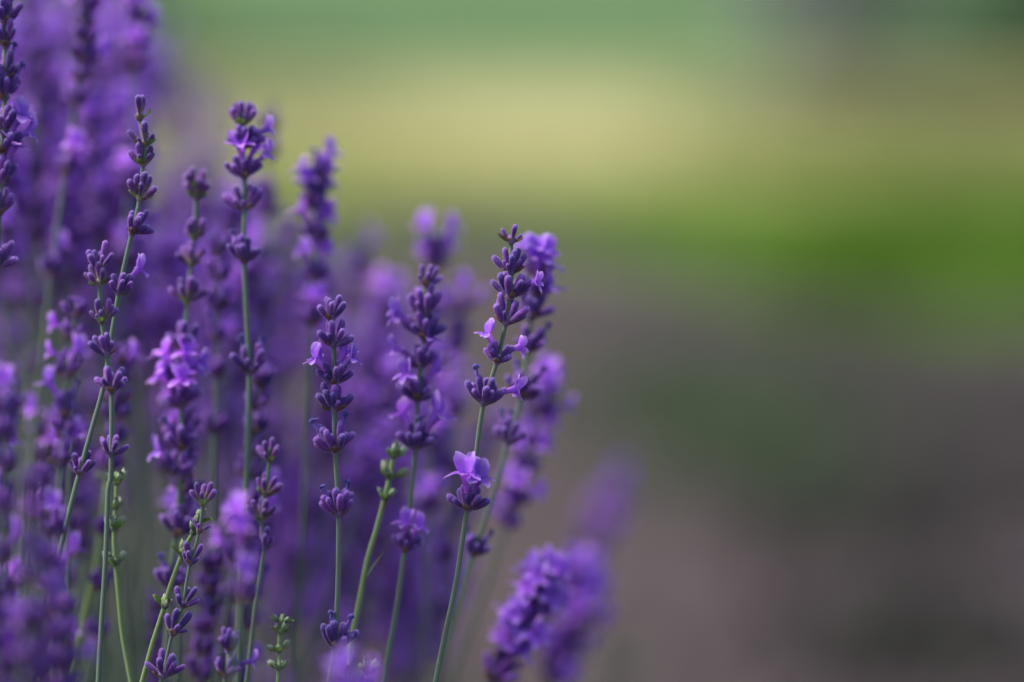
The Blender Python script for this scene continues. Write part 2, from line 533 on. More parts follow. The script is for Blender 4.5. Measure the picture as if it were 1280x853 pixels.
def spike(name, path, off, whorls, label, kind='v', group=None, sharp=True, off_bot=None, thick=1.0, sprigs=(), size=1.0, seed=None, root=None):
    """one flower spike: stem, whorls and, where the lens shows them, the single buds, bracts and flowers"""
    rng = random.Random(seed if seed is not None else int(path[0][0] * 31 + path[0][1] * 17 + off))
    ob = off if off_bot is None else off_bot
    y0, y1 = path[0][1], path[-1][1]

    def depth(y):
        return off + (ob - off) * max(0, min(1, (y - y0) / max(1, y1 - y0)))
    pts = [at(x, y, depth(y)) for x, y in path]
    slope = (pts[-1] - pts[-2]).normalized()
    foot = root if root is not None else BUSH_C + (Vector((pts[-1].x, pts[-1].y, 0)) - BUSH_C) * 0.42
    foot = Vector((foot.x, foot.y, 0.02))
    low = pts[-1] + slope * min(.12, max(.03, (pts[-1].z - .1) * .35))
    ctrl = pts + [low, low.lerp(foot, .55) + Vector((0, 0, .02)), foot]
    fine = catmull(ctrl, .004 if sharp else .012)
    wob = rng.uniform(0, 99)
    fine = [q + Vector((noise.noise(Vector((q.z * 45, wob, 0))), noise.noise(Vector((q.z * 45, wob, 9))), 0)) * .5 * MM for q in fine]
    root_o = link(name, None)
    root_o.empty_display_size = .01
    root_o.location = foot
    root_o["label"] = label
    root_o["category"] = "lavender"
    if group:
        root_o["group"] = group
    local = [p - foot for p in fine]
    link("stem", stem_mesh("stem", local, .62 * MM * thick, 1.0 * MM * thick, MAT['stem_g' if kind == 'g' else 'stem'], 12 if sharp else 6), root_o)
    # whorl positions: by height in the photograph along the stem
    inv = CAM_M.inverted()

    def photo_y(p):
        q = inv @ p
        return 426.5 - q.y / -q.z * FOCUS / PX
    ys = [photo_y(p) for p in fine]
    for wi, w in enumerate(whorls):
        y, n, sz = w[0], w[1] + (2 if sharp and w[1] > 3 and kind != 'g' else 0), w[2] * size * (.97 if sharp else 1)
        fl = list(w[3]) if len(w) > 3 else []
        wk = w[4] if len(w) > 4 else kind
        i = 0
        while i < len(ys) - 2 and ys[i + 1] < y:
            i += 1
        u = 0 if ys[i + 1] == ys[i] else (y - ys[i]) / (ys[i + 1] - ys[i])
        p = fine[i].lerp(fine[i + 1], max(0, min(1, u)))
        tg = (fine[max(0, i - 1)] - fine[min(len(fine) - 1, i + 2)]).normalized()
        x = Vector((1, 0, 0)); x = (x - tg * x.dot(tg)).normalized()
        yv = tg.cross(x)
        M = Matrix((x, yv, tg)).transposed().to_4x4()
        M.translation = p - foot
        if not sharp:
            me = rng.choice(BLUR_O) if wk == 'o' else rng.choice(BLUR[min(5, len(fl))])
            o = link("whorl", me, root_o, M @ Matrix.Rotation(rng.uniform(0, 6.28), 4, 'Z') @ Matrix.Scale(sz, 4))
            continue
        h = link("whorl", HUB_MESH[wk], root_o, M @ Matrix.Rotation(R(rng.uniform(-9, 9)), 4, 'Y') @ Matrix.Scale(sz * rng.uniform(.92, 1.1), 4))
        for what, var, L in whorl_layout(n, rng.uniform(50, 62) if wi else rng.uniform(46, 56), 1.0, fl, rng, rng.uniform(0, 360) if n < 4 else wi * 90 + rng.uniform(-20, 20)):
            if what == 'bud':
                link("bud", BUD_MESH[wk][var], h, L)
            elif what == 'bract':
                link("bract", BRACT_MESH[wk][var], h, L)
            elif what == 'open_flower':
                link("open_flower", COROLLA_MESH[var], h, L)
            else:
                link("withered_flower", WILT_MESH[var], h, L)
    for (sx, sy, az, ln) in sprigs:                        # a narrow leaf on the stem
        p = at(sx, sy, depth(sy)) - foot
        mb = MB()
        mb.add(lobe(Vector((0, 0, 0)), Vector((.35, 0, 1)).normalized(), Vector((-1, 0, .3)).normalized(), ln * MM, 2.6 * MM, -.18, rng, 0, 8, 5, .2, 0))
        link("leaf", mb.mesh("stem_leaf", [MAT['bract_g']]), root_o, Matrix.Translation(p) @ Matrix.Rotation(R(az), 4, 'Z'))
    return root_o


# ------------------------------------------------------------------ setting: ground, grass strip, dry field, trees
def struct(name, me, kind="structure"):
    o = link(name, me)
    o["kind"] = kind
    return o


def ground_material(name, cols, scale, fine, bump):
    m, nt, b = new_mat(name)
    n1 = noise_n(nt, scale, 4)
    n2 = noise_n(nt, fine, 6)
    c = ramp(nt, [(0.3, cols[0]), (0.52, cols[1]), (0.72, cols[2])], n1)
    c = mixc(nt, 0.7, c, ramp(nt, [(0.25, (.45, .45, .45)), (0.75, (1.25, 1.25, 1.25))], n2), 'MULTIPLY')
    nt.links.new(c, b.inputs["Base Color"])
    b.inputs["Roughness"].default_value = 0.95
    b.inputs["Specular IOR Level"].default_value = 0.2
    bp = nt.nodes.new("ShaderNodeBump")
    bp.inputs["Strength"].default_value = 0.8
    bp.inputs["Distance"].default_value = bump
    nt.links.new(n2, bp.inputs["Height"])
    nt.links.new(bp.outputs[0], b.inputs["Normal"])
    return m


def sheet(name, mat, edge_near, edge_far, x0, x1, z, nx=60, ny=40, rough=0.0):
    """a piece of ground between two wavy edges"""
    v, f = [], []
    for j in range(ny + 1):
        for i in range(nx + 1):
            x = x0 + (x1 - x0) * i / nx
            a, b = edge_near(x), edge_far(x)
            y = a + (b - a) * (j / ny) ** 2
            v.append((x, y, z + rough * noise.noise(Vector((x * 2.1, y * 2.1, 3)))))
    for j in range(ny):
        for i in range(nx):
            a = j * (nx + 1) + i
            f.append((a, a + 1, a + nx + 2, a + nx + 1))
    me = bpy.data.meshes.new(name)
    me.from_pydata(v, [], f)
    me.materials.append(mat)
    me.polygons.foreach_set("use_smooth", [True] * len(f))
    return struct(name, me)


SOIL = ground_material("bare_soil", [(0.034, 0.021, 0.025), (0.047, 0.030, 0.034), (0.060, 0.039, 0.041)], 0.9, 9, .02)
TURF = ground_material("turf", [(0.080, 0.155, 0.008), (0.095, 0.18, 0.010), (0.115, 0.19, 0.014)], 0.5, 14, .02)
HAY = ground_material("dry_field", [(0.40, 0.38, 0.15), (0.46, 0.41, 0.18), (0.46, 0.38, 0.21)], 0.12, 5, .03)


def wav(x, s, amp, base):
    return base + amp * noise.noise(Vector((x * s, s * 7, 0)))


def turf_near(x):
    s = max(0.0, min(1.0, (x - .15) / .6))
    return wav(x, .5, .5, 10.2 - 4.1 * s * s * (3 - 2 * s)) - (1.6 if x < -.6 else 0)


def turf_far(x):
    return wav(x, .2, 1.2, 13.2)


sheet("ground", SOIL, lambda x: -40, lambda x: 600, -300, 300, 0.0, 40, 60)
sheet("lawn", TURF, turf_near, turf_far, -25, 25, 0.004, 100, 30)
sheet("field", HAY, lambda x: turf_far(x) - .01, lambda x: 66 + 2 * noise.noise(Vector((x * .05, 0, 0))), -70, 70, 0.009, 120, 40)

rg = random.Random(21)


def blades(name, label, cat, count, region, h0, h1, w, mats, lean=.5):
    mb = MB()
    for _ in range(count):
        x, y = region(rg)
        h = rg.uniform(h0, h1)
        a = rg.uniform(0, 6.28)
        s = Vector((math.cos(a), math.sin(a), 0)) * w * .5 * rg.uniform(.7, 1.4)
        l = Vector((rg.uniform(-lean, lean), rg.uniform(-lean, lean), 0)) * h
        p = Vector((x, y, 0.005))
        v = [p - s, p + s, p + s * .8 + l * .35 + Vector((0, 0, h * .6)), p - s * .8 + l * .35 + Vector((0, 0, h * .6)), p + l + Vector((0, 0, h))]
        mb.add(([tuple(q) for q in v], [(0, 1, 2, 3), (3, 2, 4)], [rg.randrange(len(mats))] * 2, [0, 0, .6, .6, 1]))
    o = struct(name, mb.mesh(name, mats), "stuff")
    o["label"], o["category"] = label, cat
    return o


G1 = thin_material("green_grass", [(0, (0.07, 0.125, 0.012)), (1, (0.12, 0.21, 0.02))], .35, .5, 8)
G2 = thin_material("yellowing_grass", [(0, (0.10, 0.12, 0.03)), (1, (0.20, 0.21, 0.06))], .35, .5, 8)
G3 = thin_material("straw", [(0, (0.42, 0.38, 0.15)), (1, (0.55, 0.49, 0.22))], .3, .4, 8)
G4 = thin_material("lush_herb", [(0, (0.10, 0.205, 0.006)), (1, (0.14, 0.29, 0.009))], .4, .5, 8)


def in_turf(r):
    x = r.uniform(-6, 8)
    a, b = turf_near(x), turf_far(x)
    return x, a + (b - a) * r.random()


def in_field(r):
    y = 14 + 40 * r.random() ** 1.1
    x = r.uniform(-.4, .4) * y
    return x, max(y, turf_far(x))


def in_soil(r):
    y = r.uniform(2.2, 8)
    return r.uniform(-.5, .5) * y + .3, y


blades("grass", "short green meadow grass beyond the bare soil", "grass", 30000, in_turf, .03, .10, .010, [G4, G4, G1])
blades("dry_grass", "pale straw coloured stubble of the field before the trees", "grass", 15000, in_field, .06, .22, .014, [G3, G3, G2])


def patches(spots):
    def f(r):
        cx, cy, sx, sy = r.choice(spots)
        return r.gauss(cx, sx), r.gauss(cy, sy)
    return f


G5 = thin_material("dark_tuft", [(0, (0.028, 0.034, 0.024)), (1, (0.042, 0.05, 0.036))], .25, .5, 8)
G6 = thin_material("dull_weed", [(0, (0.065, 0.095, 0.045)), (1, (0.095, 0.135, 0.065))], .3, .5, 8)
blades("weeds", "dull green weeds growing in patches on the bare soil", "weeds", 2000,
       patches([(.38, 4.25, .10, .32), (.36, 4.3, .10, .32), (.30, 4.7, .14, .4), (.55, 5.4, .3, .4), (-1.3, 5.5, .5, .5), (2.2, 4.8, .5, .5)]), .015, .05, .016, [G6])
blades("dark_tufts", "low dark tufts on the soil nearer than the grass strip", "weeds", 800,
       patches([(.45, 3.4, .10, .22), (.72, 3.85, .12, .3), (.42, 2.75, .08, .12), (1.0, 4.9, .2, .35), (1.5, 3.4, .3, .4)]), .015, .05, .016, [G5])  # low blades that make the soil darker in spots, mostly on the right
PATH = ground_material("trodden_earth", [(0.050, 0.036, 0.036), (0.063, 0.045, 0.044), (0.073, 0.053, 0.052)], 0.8, 9, .015)
v, f = [], []
for j in range(41):
    y = -3 + 14.5 * j / 40
    for i in range(9):
        x = -.75 + 1.0 * i / 8 + (.12 * noise.noise(Vector((y * .9, i // 8 * 5.0, 2))) if i in (0, 8) else 0) + .012 * y
        v.append((x, y, .0035))
for j in range(40):
    for i in range(8):
        q = j * 9 + i
        f.append((q, q + 1, q + 10, q + 9))
me = bpy.data.meshes.new("path")
me.from_pydata(v, [], f)
me.materials.append(PATH)
struct("path", me)

def swathe(name, cx, cy, rx, ry, z, mat, seed):
    v = [(cx, cy, z)]
    for i in range(48):
        a = 2 * math.pi * i / 48
        k = 1 + .3 * noise.noise(Vector((math.cos(a) * 1.6, math.sin(a) * 1.6, seed)))
        v.append((cx + rx * k * math.cos(a), cy + ry * k * math.sin(a), z))
    me = bpy.data.meshes.new(name)
    me.from_pydata(v, [], [(0, 1 + i, 1 + (i + 1) % 48) for i in range(48)])
    me.materials.append(mat)
    return struct(name, me)


PALE = ground_material("bleached_straw", [(0.54, 0.50, 0.23), (0.60, 0.54, 0.27), (0.62, 0.53, 0.30)], .3, 5, .03)
PINK = ground_material("bare_clay", [(0.36, 0.28, 0.19), (0.40, 0.31, 0.22), (0.42, 0.33, 0.24)], .3, 5, .03)
OLIVE = ground_material("fading_meadow", [(0.17, 0.19, 0.06), (0.21, 0.22, 0.08), (0.24, 0.24, 0.09)], .3, 5, .03)
swathe("field_patch", .35, 27, 1.2, 10, .016, PALE, 1)
swathe("field_patch", 4.4, 33, 1.3, 9, .021, PINK, 2)
swathe("field_patch", 4.6, 30, 3.2, 15, .011, OLIVE, 4)
swathe("field_patch", -3.4, 27, 2.0, 11, .016, OLIVE, 5)
swathe("field_patch", 3.3, 17.0, 2.0, 3.4, .026, OLIVE, 6)
blades("fading_grass", "half dried grass thick along one side of the field", "grass", 9000,
       patches([(4.6, 27, 1.3, 6), (3.4, 17.5, .9, 1.6), (5.8, 38, 1.3, 5), (2.6, 20, .4, 3)]), .05, .16, .016, [G2])

mb = MB()
for _ in range(2600):
    x, y = in_soil(rg)
    s = rg.uniform(.006, .026)
    pc = lathe([(-.5 * s, .5 * s), (-.1 * s, s), (.4 * s, .8 * s), (.7 * s, .25 * s)], 6, .85, 0, True, 0, .2, rg)
    mb.add(pc, Matrix.Translation((x, y, .1 * s)) @ Matrix.Rotation(rg.uniform(0, 6), 4, 'Z') @ Matrix.Rotation(rg.uniform(-.6, .6), 4, 'X'))
CLOD = thin_material("soil_clod", [(0, (0.05, 0.037, 0.038)), (1, (0.075, 0.056, 0.055))], 0, .6, 40)
o = struct("soil_clods", mb.mesh("soil_clods", [CLOD]), "stuff")
o["label"], o["category"] = "loose crumbs of brown earth lying on the bare soil", "soil"


# plants and trees beyond -------------------------------------------------------
def leaf_cloud(mb, centre, rad, count, size, rng, mats, shell=.55):
    for _ in range(count):
        d = Vector((rng.gauss(0, 1), rng.gauss(0, 1), rng.gauss(0, 1))).normalized()
        rr = shell + (1 - shell) * rng.random()
        p = Vector(centre) + Vector((d.x * rad[0], d.y * rad[1], d.z * rad[2])) * rr
        n = (d + Vector((rng.uniform(-1, 1), rng.uniform(-1, 1), rng.uniform(-.4, 1))) * .9).normalized()
        u = n.orthogonal().normalized()
        u = Matrix.Rotation(rng.uniform(0, 6.28), 3, n) @ u
        w = n.cross(u)
        s = size * rng.uniform(.6, 1.3)
        mb.add(([tuple(p - u * s), tuple(p + w * s * .45 + n * s * .1), tuple(p + u * s), tuple(p - w * s * .45 + n * s * .1)],
                [(0, 1, 2, 3)], [rng.randrange(mats)], [0, .5, 1, .5]))


def limb(mb, a, b, r0, r1, seg=7, bow=.1, rng=rg):
    mid = a.lerp(b, .5) + Vector((rng.uniform(-1, 1), rng.uniform(-1, 1), rng.uniform(-.2, .4))) * bow * (b - a).length
    pts = catmull([a, mid, b], (b - a).length / 6)
    v, f, t = [], [], []
    for i, p in enumerate(pts):
        tg = (pts[min(len(pts) - 1, i + 1)] - pts[max(0, i - 1)]).normalized()
        x = tg.orthogonal().normalized(); y = tg.cross(x)
        r = r0 + (r1 - r0) * i / (len(pts) - 1)
        for k in range(seg):
            an = 2 * math.pi * k / seg
            v.append(tuple(p + x * r * math.cos(an) + y * r * math.sin(an))); t.append(.5)
    for i in range(len(pts) - 1):
        for k in range(seg):
            q, w = i * seg + k, i * seg + (k + 1) % seg
            f.append((q, w, w + seg, q + seg))
    f.append(tuple(range((len(pts) - 1) * seg, len(pts) * seg)))
    mb.add((v, f, [0] * len(f), t))


def leafmat(name, a, b):
    return thin_material(name, [(0, a), (1, b)], .35, .5, 1.5)


LEAF = {
    'green': [leafmat("tree_leaf", (0.055, 0.105, 0.035), (0.075, 0.135, 0.05)), leafmat("tree_leaf_light", (0.075, 0.13, 0.05), (0.10, 0.16, 0.06))],
    'dark': [leafmat("dark_leaf", (0.10, 0.185, 0.09), (0.125, 0.21, 0.105)), leafmat("dark_leaf_blue", (0.10, 0.18, 0.10), (0.13, 0.21, 0.12))],
    'silver': [leafmat("silver_leaf", (0.30, 0.31, 0.32), (0.36, 0.37, 0.38)), leafmat("silver_leaf_pale", (0.32, 0.31, 0.36), (0.38, 0.36, 0.42))],
}


def tree(x, y, h, w, kind, label, seed):
    rng = random.Random(seed)
    o = link("tree", None)
    o.location = (x, y, 0)
    o["label"], o["category"], o["group"] = label, "tree", "trees along the far edge of the field"
    mb = MB()
    top = Vector((rng.uniform(-.3, .3), rng.uniform(-.3, .3), h * .72))
    limb(mb, Vector((0, 0, -.05)), top, h * .032, h * .008, 9, .04, rng)
    ends = []
    for k in range(9):
        u = rng.uniform(.22, .8)
        a = rng.uniform(0, 6.28)
        s = top * u
        e = s + Vector((math.cos(a) * w * rng.uniform(.3, .42), math.sin(a) * w * rng.uniform(.3, .42), h * rng.uniform(.08, .22)))
        limb(mb, s, e, h * .013, h * .004, 6, .12, rng)
        ends.append(e)
    link("trunk", mb.mesh("trunk", [MAT['wood']]), o)
    mb = MB()
    ends += [top + Vector((0, 0, h * .12)), top * .75]
    for e in ends:
        for q in range(3):
            c = e + Vector((rng.uniform(-1, 1), rng.uniform(-1, 1), rng.uniform(-.7, .8))) * w * .14
            leaf_cloud(mb, c, (w * .17, w * .17, h * .085), 80, .26, rng, 2, .2)
    for q in range(10):                                    # low boughs down to the grass
        a = rng.uniform(0, 6.28)
        c = Vector((math.cos(a) * w * .3, math.sin(a) * w * .3, h * rng.uniform(.06, .2)))
        leaf_cloud(mb, c, (w * .2, w * .2, h * .08), 80, .26, rng, 2, .2)
    link("crown", mb.mesh("crown", LEAF[kind]), o)


TREE_LABEL = {'green': 'mid green broadleaf tree at the far edge of the straw coloured field',
              'dark': 'dark blue-green tree at the far edge of the straw coloured field',
              'silver': 'pale silvery grey tree at the far edge of the straw coloured field'}
spots = [(-24, 62, 'green'), (-19, 64, 'green'), (-14.5, 61, 'green'), (-10.5, 65, 'green'), (7.6, 66, 'silver'), (13.4, 66, 'dark'), (17.0, 65, 'dark'), (20, 63, 'green'), (25, 62, 'green')]
for k, (x, y, kd) in enumerate(spots):
    tree(x, y, rg.uniform(6.5, 9.0), rg.uniform(4.2, 5.0), kd, TREE_LABEL[kd], 100 + k)
MEADOW = ground_material("hillside_meadow", [(0.085, 0.155, 0.06), (0.095, 0.17, 0.066), (0.105, 0.18, 0.07)], .05, 2, .05)
v, f = [], []
for j in range(31):
    for i in range(61):
        x = -240 + 8 * i
        u = j / 30
        v.append((x, 63 + 180 * u + 3 * noise.noise(Vector((x * .02, 0, 5))), -.05 + 34 * (u ** .8) * (1 + .25 * noise.noise(Vector((x * .012, u * 2, 1))))))
for j in range(30):
    for i in range(60):
        q = j * 61 + i
        f.append((q, q + 1, q + 62, q + 61))
me = bpy.data.meshes.new("hill")
me.from_pydata(v, [], f)
me.materials.append(MEADOW)
me.polygons.foreach_set("use_smooth", [True] * len(f))
struct("hill", me)


def herb(x, y, h, w, label, seed):
    rng = random.Random(seed)
    o = link("leafy_bush", None)
    o.location = (x, y, 0)
    o["label"], o["category"], o["group"] = label, "bush", "low leafy bushes on the grass strip"
    mb = MB()
    for q in range(9):
        a = rng.uniform(0, 6.28)
        limb(mb, Vector((rng.uniform(-.03, .03), rng.uniform(-.03, .03), 0)), Vector((math.cos(a) * w * .35, math.sin(a) * w * .35, h * rng.uniform(.5, .9))), .008, .003, 5, .1, rng)
    link("branches", mb.mesh("branches", [MAT['wood']]), o)
    mb = MB()
    for q in range(14):
        a = rng.uniform(0, 6.28); rr = w * .36 * math.sqrt(rng.random())
        leaf_cloud(mb, (math.cos(a) * rr, math.sin(a) * rr, h * rng.uniform(.25, .8)), (w * .18, w * .18, h * .2), 60, .035, rng, 2, .1)
    link("foliage", mb.mesh("foliage", [G4, G1]), o)


for q, (x, y, h, w) in enumerate([(.95, 7.2, .16, .7), (1.5, 7.5, .18, .8), (2.15, 7.8, .2, .8), (1.25, 8.6, .18, .8), (2.9, 8.6, .22, .8)]):
    herb(x, y, h, w, "low bright green leafy bush on the grass strip", 300 + q)

# ------------------------------------------------------------------ the lavender bush below the flowers
def lavender_bush(c, w, h, n, label, seed):
    rng = random.Random(seed)
    o = link("lavender_bush", None)
    o.location = c
    o["label"], o["category"], o["group"] = label, "lavender bush", "lavender bushes of the row"
    mb = MB()
    for q in range(46):
        a = rng.uniform(0, 6.28); rr = math.sqrt(rng.random())
        limb(mb, Vector((math.cos(a) * w * .12 * rr, math.sin(a) * w * .12 * rr, -.01)), Vector((math.cos(a) * w * .8 * rr, math.sin(a) * w * .8 * rr, h * rng.uniform(.5, .9) * (1.05 - .5 * rr))), .005, .0018, 5, .1, rng)
    link("woody_branches", mb.mesh("woody_branches", [MAT['wood']]), o)
    mb = MB()
    for q in range(n):
        a = rng.uniform(0, 6.28); rr = math.sqrt(rng.random())
        top = h * (1.05 - .55 * rr * rr)
        p = Vector((math.cos(a) * w * rr, math.sin(a) * w * rr, top * rng.random() ** .6))
        d = Vector((math.cos(a) * rr * .6 + rng.uniform(-.5, .5), math.sin(a) * rr * .6 + rng.uniform(-.5, .5), rng.uniform(.5, 1.2))).normalized()
        b = lobe(p, d, Vector((rng.uniform(-1, 1), rng.uniform(-1, 1), .2)), rng.uniform(.022, .042), rng.uniform(.0025, .004), rng.uniform(-.2, .2), rng, 0, 4, 3, .2, 0)
        mb.add(b)
    for q in range(70):                                    # young leafy shoots standing above the mound
        a = rng.uniform(0, 6.28); rr = math.sqrt(rng.random()) * .8
        p0 = Vector((math.cos(a) * w * rr, math.sin(a) * w * rr, h * .6))
        d = Vector((math.cos(a) * rr * .25, math.sin(a) * rr * .25, 1)).normalized()
        ln = rng.uniform(.08, .2)
        for k in range(int(ln / .012)):
            for sgn in (0, math.pi):
                b2 = k * 1.57 + sgn + rng.uniform(-.3, .3)
                e = (Vector((math.cos(b2), math.sin(b2), 0)) * .55 + d).normalized()
                mb.add(lobe(p0 + d * (.012 * k), e, Vector((-e.x, -e.y, 1)), rng.uniform(.02, .036), rng.uniform(.0025, .0038), rng.uniform(-.2, .1), rng, 0, 4, 3, .2, 0))
    f = link("foliage", mb.mesh("foliage", [MAT['leaf']]), o)
    f["kind"] = "stuff"
    return o


lavender_bush((BUSH_C.x, BUSH_C.y, 0), .30, .30, 5200, "lavender bush carrying the dense crowd of violet spikes", 1)
lavender_bush((-.62, 1.85, 0), .34, .30, 3600, "second lavender bush standing behind the crowd of violet spikes", 2)
# ------------------------------------------------------------------ the flower spikes one can tell apart
# whorl = (height in the photograph, buds, size, [(side in degrees: 0 right, 180 left, -90 towards the viewer), o = open, d = drooping open, w = withered])
GRP = "lavender spikes in flower"
spike("lavender_spike", [(639, 297), (639, 339), (637, 371), (633, 402), (621, 453), (604, 503), (595, 570), (585, 635), (568, 740), (545, 853)], 0, [
    (301, 3, 1.0), (340, 9, 1.0), (371, 10, 1.05, [(-25, 'd', .7)]), (403, 10, 1.05), (453, 9, 1.0, [(195, 'o'), (35, 'd')]),
    (503, 12, 1.1, [(195, 'w'), (15, 'd')]), (636, 12, 1.0, [(-105, 'o', 1.25), (-55, 'o', 1.15)])],
    "tall leaning lavender spike with a wide gap above its lowest blossoming whorl", group=GRP, seed=5)
spike("lavender_spike", [(413, 390), (417, 431), (418, 479), (418, 511), (419, 563), (423, 643), (422, 720), (419, 807), (411, 853)], 0, [
    (399, 7, .95), (431, 11, 1.05), (479, 10, 1.05, [(190, 'o'), (-15, 'd'), (150, 'o'), (20, 'o')]), (512, 11, 1.1),
    (564, 12, 1.08, [(190, 'w'), (-10, 'w')]), (643, 12, 1.1, [(190, 'w'), (-10, 'w')]), (808, 8, 1.05, [(190, 'w'), (-30, 'w')])],
    "upright lavender spike with withered dark blue florets on three well separated lower whorls", group=GRP, seed=6)
spike("lavender_spike", [(532, 345), (531, 390), (532, 422), (526, 457), (522, 499), (519, 559), (506, 687), (495, 765), (480, 853)], 24, [
    (357, 7, .95), (391, 9, 1.08), (423, 10, 1.1, [(170, 'd')]), (458, 9, 1.05, [(-30, 'o'), (175, 'd')]), (499, 11, 1.15, [(20, 'o'), (-120, 'd')]),
    (560, 11, 1.15, [(-10, 'o', 1.15), (150, 'o'), (-70, 'w')]), (688, 9, 1.0, [(-110, 'o'), (-30, 'o')])],
    "soft-edged lavender spike beside a pale green spike, two open florets on its lowest whorl", group=GRP, seed=8)
spike("lavender_spike", [(671, 335), (668, 365), (665, 394), (660, 436), (652, 496), (635, 552), (607, 650), (590, 698), (568, 775), (540, 860)], 38, [
    (345, 8, 1.05, [(200, 'o'), (-40, 'o'), (-90, 'o')]), (372, 9, 1.1, [(10, 'o'), (-60, 'o')]), (397, 10, 1.15, [(0, 'o')]), (438, 9, 1.1, [(10, 'w')]),
    (496, 10, 1.1, [(5, 'w'), (170, 'w')]), (553, 10, 1.12, [(170, 'w'), (120, 'w')]), (694, 10, 1.05, [(5, 'w'), (170, 'w')])],
    "lavender spike with blossom-packed tip close behind the tall leaning one", group=GRP, seed=9)
spike("lavender_spike", [(174, 143), (182, 180), (180, 204), (176, 246), (165, 291), (148, 366), (137, 430), (128, 490), (109, 557), (88, 640), (66, 730), (50, 853)], 4, [
    (147, 1, .95, [(40, 'x')], 'o'), (181, 4, .95, [], 'o'), (205, 5, .98, [], 'o'), (247, 7, 1.05, [], 'o'), (291, 8, 1.05, [], 'v'),
    (366, 8, 1.0, [(35, 'o')]), (592, 5, .9)],
    "slim lavender spike with loose olive-based buds and a single curled bud at its tip", group=GRP, seed=10, thick=.95)
spike("lavender_spike", [(123, 335), (124, 355), (127, 402), (133, 443), (139, 488), (140, 567), (139, 600), (136, 613), (131, 723), (124, 853)], -6, [
    (332, 5, .9, [], 'v'), (355, 6, .95, [], 'o'), (402, 6, .9, [], 'o'), (443, 5, .95), (489, 7, .98), (568, 5, 1.0)],
    "slim lavender spike of small bud whorls crossing the curled-tip spike's stem", group=GRP, seed=11, thick=.95)
spike("lavender_spike", [(301, 140), (304, 184), (306, 220), (306, 260), (305, 325), (309, 400), (311, 464), (310, 560), (304, 670), (296, 853)], 26, [
    (157, 9, 1.0, [], 'o'), (184, 9, 1.05, [(0, 'd')]), (221, 8, 1.05, [(-90, 'o'), (-10, 'd'), (20, 'o')]), (261, 8, 1.05), (326, 10, 1.1, [(160, 'w')]), (465, 9, 1.15, [(160, 'w'), (40, 'w')])],
    "tall straight lavender spike with a tight rounded tip and two lone whorls far below", group=GRP, seed=12, thick=1.1)
spike("lavender_spike", [(246, 235), (244, 297), (240, 330), (235, 378), (229, 436), (225, 475), (227, 545), (224, 600), (219, 665), (212, 731), (205, 853)], 34, [
    (232, 5, .9, [], 'o'), (247, 6, 1.0, [], 'o'), (298, 7, 1.0, [], 'o'), (330, 6, 1.05, [], 'o'), (378, 7, 1.0, [], 'o'), (436, 8, 1.1),
    (480, 9, 1.1, [(190, 'o'), (-60, 'o'), (-20, 'd')]), (508, 9, 1.1, [(-20, 'o'), (-70, 'd'), (200, 'o')]), (560, 10, 1.15, [(190, 'w')]), (596, 9, 1.15, [(200, 'd')]), (668, 10, 1.2), (734, 9, 1.2, [(200, 'w')])],
    "lavender spike with sparse olive whorls above and a run of opened florets lower down", group=GRP, seed=13)
spike("lavender_spike", [(5, -25), (6, 60), (5, 120), (2, 220), (-4, 330), (-14, 480), (-30, 853)], 14, [
    (-20, 8, 1.1), (27, 9, 1.1, [(-20, 'o'), (20, 'o')]), (57, 9, 1.1), (97, 10, 1.1, [(0, 'w')]), (122, 8, 1.1, [(10, 'w')]), (163, 9, 1.1), (190, 9, 1.1, [(-10, 'o'), (0, 'd')]), (228, 9, 1.1, [(-10, 'o')]), (266, 9, 1.1), (333, 9, 1.1)],
    "crowded lavender spike of tightly stacked whorls at the outer edge of the crowd", group=GRP, seed=14)
spike("lavender_spike", [(338, 560), (337, 577), (331, 620), (326, 650), (330, 684), (318, 760), (308, 853)], 16, [
    (575, 6, .9, [], 'o'), (618, 5, 1.0, [], 'o'), (650, 7, 1.0, [], 'o'), (684, 4, .95)],
    "short lavender spike of four small olive-based whorls beside a tall straight stem", group=GRP, seed=15, thick=.85)
spike("lavender_spike", [(253, 622), (252, 640), (246, 675), (237, 708), (229, 756), (215, 795), (203, 853)], -2, [
    (629, 4, .9, [], 'o'), (664, 3, .85), (704, 4, .9), (757, 4, .95), (791, 5, .95), (845, 5, 1.0)],
    "short thin lavender spike with one-sided bud clusters beside a bright green one", group=GRP, seed=16, thick=.7)
# green ones not yet coloured
GG = "green lavender spikes still in bud"
spike("green_lavender_spike", [(247, 645), (240, 668), (229, 690), (214, 730), (205, 760), (192, 800), (178, 853)], 2, [
    (650, 2, .9, [], 'g'), (666, 2, .9, [], 'g'), (692, 2, 1.0, [], 'g'), (757, 2, 1.1, [], 'g')],
    "bright green unopened lavender spike tangled with a short thin violet one", 'g', GG, seed=17, sprigs=[(229, 690, 10, 9)])
spike("green_lavender_spike", [(146, 590), (145, 632), (143, 660), (144, 700), (148, 750), (154, 797), (164, 853)], 12, [
    (603, 3, .9, [], 'g'), (634, 3, .9, [], 'g'), (660, 3, .9, [], 'g'), (704, 3, 1.0, [], 'g')],
    "pale green budding lavender spike close behind a slim violet spike's stem", 'g', GG, seed=18)
spike("green_lavender_spike", [(494, 555), (488, 592), (481, 622), (470, 665), (459, 700), (447, 762), (433, 835), (428, 860)], 18, [
    (570, 3, 1.0, [], 'g'), (596, 3, 1.1, [], 'g'), (622, 4, 1.0, [], 'g')],
    "tall green lavender spike with a narrow leaf halfway up its leaning stem", 'g', GG, seed=19, thick=1.15, sprigs=[(453, 738, 10, 14), (478, 640, 20, 7)])
